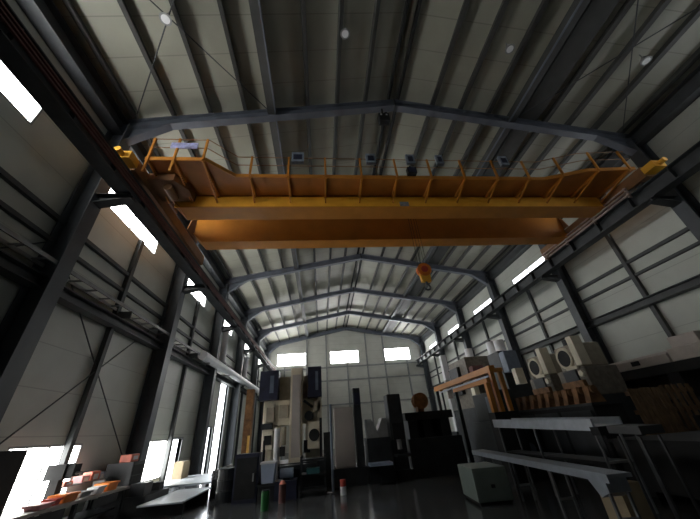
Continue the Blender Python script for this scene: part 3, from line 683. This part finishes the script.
# pale covers on the dark slideway
t = thing('slideway', 'dark slideway bench along the wall carrying two pale covers', 'machine', (8.6, 9.8, 0))
MB().box(8.2, 9.2, 6.2, 12.0, 2.45, 2.75).build('rail', 'black', t)
for y in (6.8, 9.2, 11.5): MB().box(8.3, 9.1, y-.2, y+.2, 0, 2.45).build('leg', 'dark', t)
MB().box(8.4, 9.0, 6.5, 11.8, 1.6, 1.7).build('stretcher', 'dark', t)
MB().box(9.12, 9.18, 6.2, 12.0, .1, 2.45).build('back_panel', 'brownbeige', t)
t = thing('pale_cover', 'long low pale pink grey machine cover on the slideway', 'cover', (8.6, 10, 2.75), 'pale covers on the slideway')
m = MB(); m.prism([(8.25, 2.75), (9.1, 2.75), (9.1, 3.1), (8.9, 3.2), (8.25, 3.05)], 'y', 9.0, 11.8); m.build('shell', 'palepink', t, bevel=.03); MB().box(8.22, 8.25, 10.0, 10.3, 2.85, 3.0).build('handle', 'black', t)
t = thing('pale_cover', 'tall stepped pale pink grey machine cover on the slideway', 'cover', (8.6, 8.2, 2.75), 'pale covers on the slideway')
m = MB(); m.box(8.25, 9.1, 7.2, 8.95, 2.75, 3.15); m.build('shell', 'palepink', t, bevel=.03); MB().box(8.4, 9.0, 8.0, 8.85, 3.15, 3.5).build('hood', 'palepink', t, bevel=.03); MB().box(8.35, 8.9, 7.3, 7.85, 3.15, 3.4).build('vent_box', 'beige', t)
t = thing('dark_fill_bin', 'added black filler bin darkening the floor in front of the pallets rack', 'bin', (4.4, 5.9, 0))
MB().box(3.3, 5.6, 4.6, 7.2, .12, .95).build('tub', 'black', t); MB().box(3.25, 5.65, 4.55, 7.25, .95, 1.0).build('rim', 'black', t)  # added to fill the dark corner; vignette darkness put into its black
for y in (4.8, 6.9): MB().box(3.4, 5.5, y-.08, y+.08, 0, .12).build('skid', 'black', t)
t = thing('dark_fill_bed', 'added black filler bed standing under the wall slideway near the camera', 'machine', (7.2, 5.5, 0))
MB().box(5.9, 8.0, 3.6, 7.4, 0, 1.3).build('bed', 'black', t); MB().box(6.1, 7.8, 4.0, 7.0, 1.3, 1.45).build('table', 'dark', t)  # added dark bulk covering the bright wall and floor here
# standing pallets
t0 = thing('slat_rack', 'dark low rack holding the two upright timber pallets', 'rack', (5.9, 8.1, 0))
MB().box(4.95, 7.2, 7.6, 8.5, .74, .8).build('deck', 'dark', t0)
for x in (5.05, 7.1):
    for y in (7.7, 8.4): MB().box(x-.05, x+.05, y-.05, y+.05, 0, .74).build('leg', 'black', t0)
for k, (x0, x1, y, z1, lb) in enumerate(((5.02, 6.0, 7.9, 2.02, 'upright weathered timber pallet nearest the long black cabinet'), (6.1, 7.15, 8.0, 2.06, 'upright weathered timber pallet with wide dark gaps beside the wall'))):
    t = thing('timber_pallet', lb, 'pallet', ((x0+x1)/2, y, .8), 'upright timber pallets')
    n_ = 7 if k == 0 else 5
    for j in range(n_):
        w = (x1-x0)/n_; xs = x0+j*w
        MB().box(xs+.01, xs+w*(.86 if k == 0 else .6), y-.03, y, .8, z1-.02*random.random()).build('slat', 'wood', t)
    for z in (.95, 1.45, 1.9): MB().box(x0, x1, y, y+.1, z-.05, z+.05).build('bearer', 'wood', t)
# tall machines far along the wall
t = thing('column_mill', 'tall dark column mill with white motor heads beyond the boring machines', 'machine', (6.6, 15.2, 0))
MB().box(5.9, 7.4, 14.4, 16.2, 0, 1.5).build('base', 'dark', t); MB().box(6.0, 7.2, 14.8, 15.9, 1.5, 4.6).build('column', 'dark', t)
MB().box(6.0, 6.7, 14.3, 14.8, 3.5, 4.5).build('head', 'bluegrey', t, bevel=.04)
MB().cyl((6.3, 14.9, 4.6), (6.3, 14.9, 5.15), .26, 18).build('motor', 'white', t); MB().cyl((6.35, 15.75, 4.6), (6.35, 15.75, 5.3), .26, 18).build('motor', 'white', t)
MB().box(6.1, 6.5, 14.0, 14.3, 2.9, 3.6).build('spindle_box', 'cream', t)
t = thing('brown_mill', 'brown and grey column mill near the back corner of the machine row', 'machine', (6.6, 19, 0))
MB().box(5.5, 7.6, 17.6, 21, 0, 2.2).build('base', 'dark', t); MB().box(5.7, 7.4, 18.0, 20.6, 2.2, 5.0).build('column', 'brownbeige', t); MB().box(5.8, 6.5, 17.5, 18.0, 3.4, 4.4).build('head', 'redbar', t, bevel=.04)
MB().cyl((6.4, 18.6, 5.0), (6.4, 18.6, 5.6), .25, 18).build('motor', 'white', t); MB().box(5.6, 5.9, 17.6, 18.0, 2.6, 3.3).build('motor_cover', 'cream', t); MB().box(5.5, 5.7, 19.0, 20.4, 3.0, 4.6).build('panel', 'dark', t)
t = thing('white_mast', 'slim white mast machine standing before the back corner', 'mast', (6.0, 22.2, 0))
MB().box(5.7, 6.4, 21.8, 22.8, 0, 1.0).build('base', 'dark', t); MB().box(5.85, 6.25, 22.0, 22.4, 1.0, 6.0).build('mast', 'white', t); MB().box(5.7, 6.0, 21.8, 22.0, 3.0, 4.2).build('carriage', 'greywhite', t)

# ------------------------------------------------------------------ daylight, camera
w = bpy.data.worlds.new('sky'); S.world = w; w.use_nodes = True
bg = w.node_tree.nodes['Background']; bg.inputs[0].default_value = (.95, 1, 1.06, 1); bg.inputs[1].default_value = 7.0
for a, b, c, d in doors:
    l = bpy.data.lights.new('doorway_portal', 'AREA'); l.shape = 'RECTANGLE'; l.size = d-c; l.size_y = b-a
    l.cycles.is_portal = True
    o = bpy.data.objects.new('doorway_portal', l); COL.objects.link(o)
    o.location = (-HW-.1, (a+b)/2, (c+d)/2); o.rotation_euler = (0, -math.pi/2, 0)

sl = bpy.data.lights.new('low_sun', 'SUN'); sl.energy = 14.0; sl.angle = .01
so = bpy.data.objects.new('low_sun', sl); COL.objects.link(so); so.location = (-20, 40, 20)
so.rotation_euler = Vector((3.3, -9.6, -4.9)).to_track_quat('-Z', 'Y').to_euler()
cam = bpy.data.cameras.new('camera'); co = bpy.data.objects.new('camera', cam); COL.objects.link(co)
pi_, ya, ro = .5314, .1249, -.0844
fwd = Vector((math.sin(ya)*math.cos(pi_), math.cos(ya)*math.cos(pi_), math.sin(pi_)))
right = Vector((math.cos(ya), -math.sin(ya), 0)); up = right.cross(fwd)
r2 = math.cos(ro)*right+math.sin(ro)*up; u2 = -math.sin(ro)*right+math.cos(ro)*up
R = Matrix((r2, u2, -fwd)).transposed()
co.matrix_world = Matrix.Translation((-3.1929, 0, 1.6)) @ R.to_4x4()
cam.sensor_fit = 'HORIZONTAL'; cam.sensor_width = 36; cam.lens = 289.37/700*36
cam.clip_start = .05; cam.clip_end = 300
S.camera = co
S.view_settings.view_transform = 'Standard'; S.view_settings.look = 'None'; S.view_settings.gamma = 1
S.view_settings.use_curve_mapping = False; S.view_settings.exposure = 0.28
S.cycles.use_denoising = True
S.cycles.max_bounces = 10; S.cycles.diffuse_bounces = 6
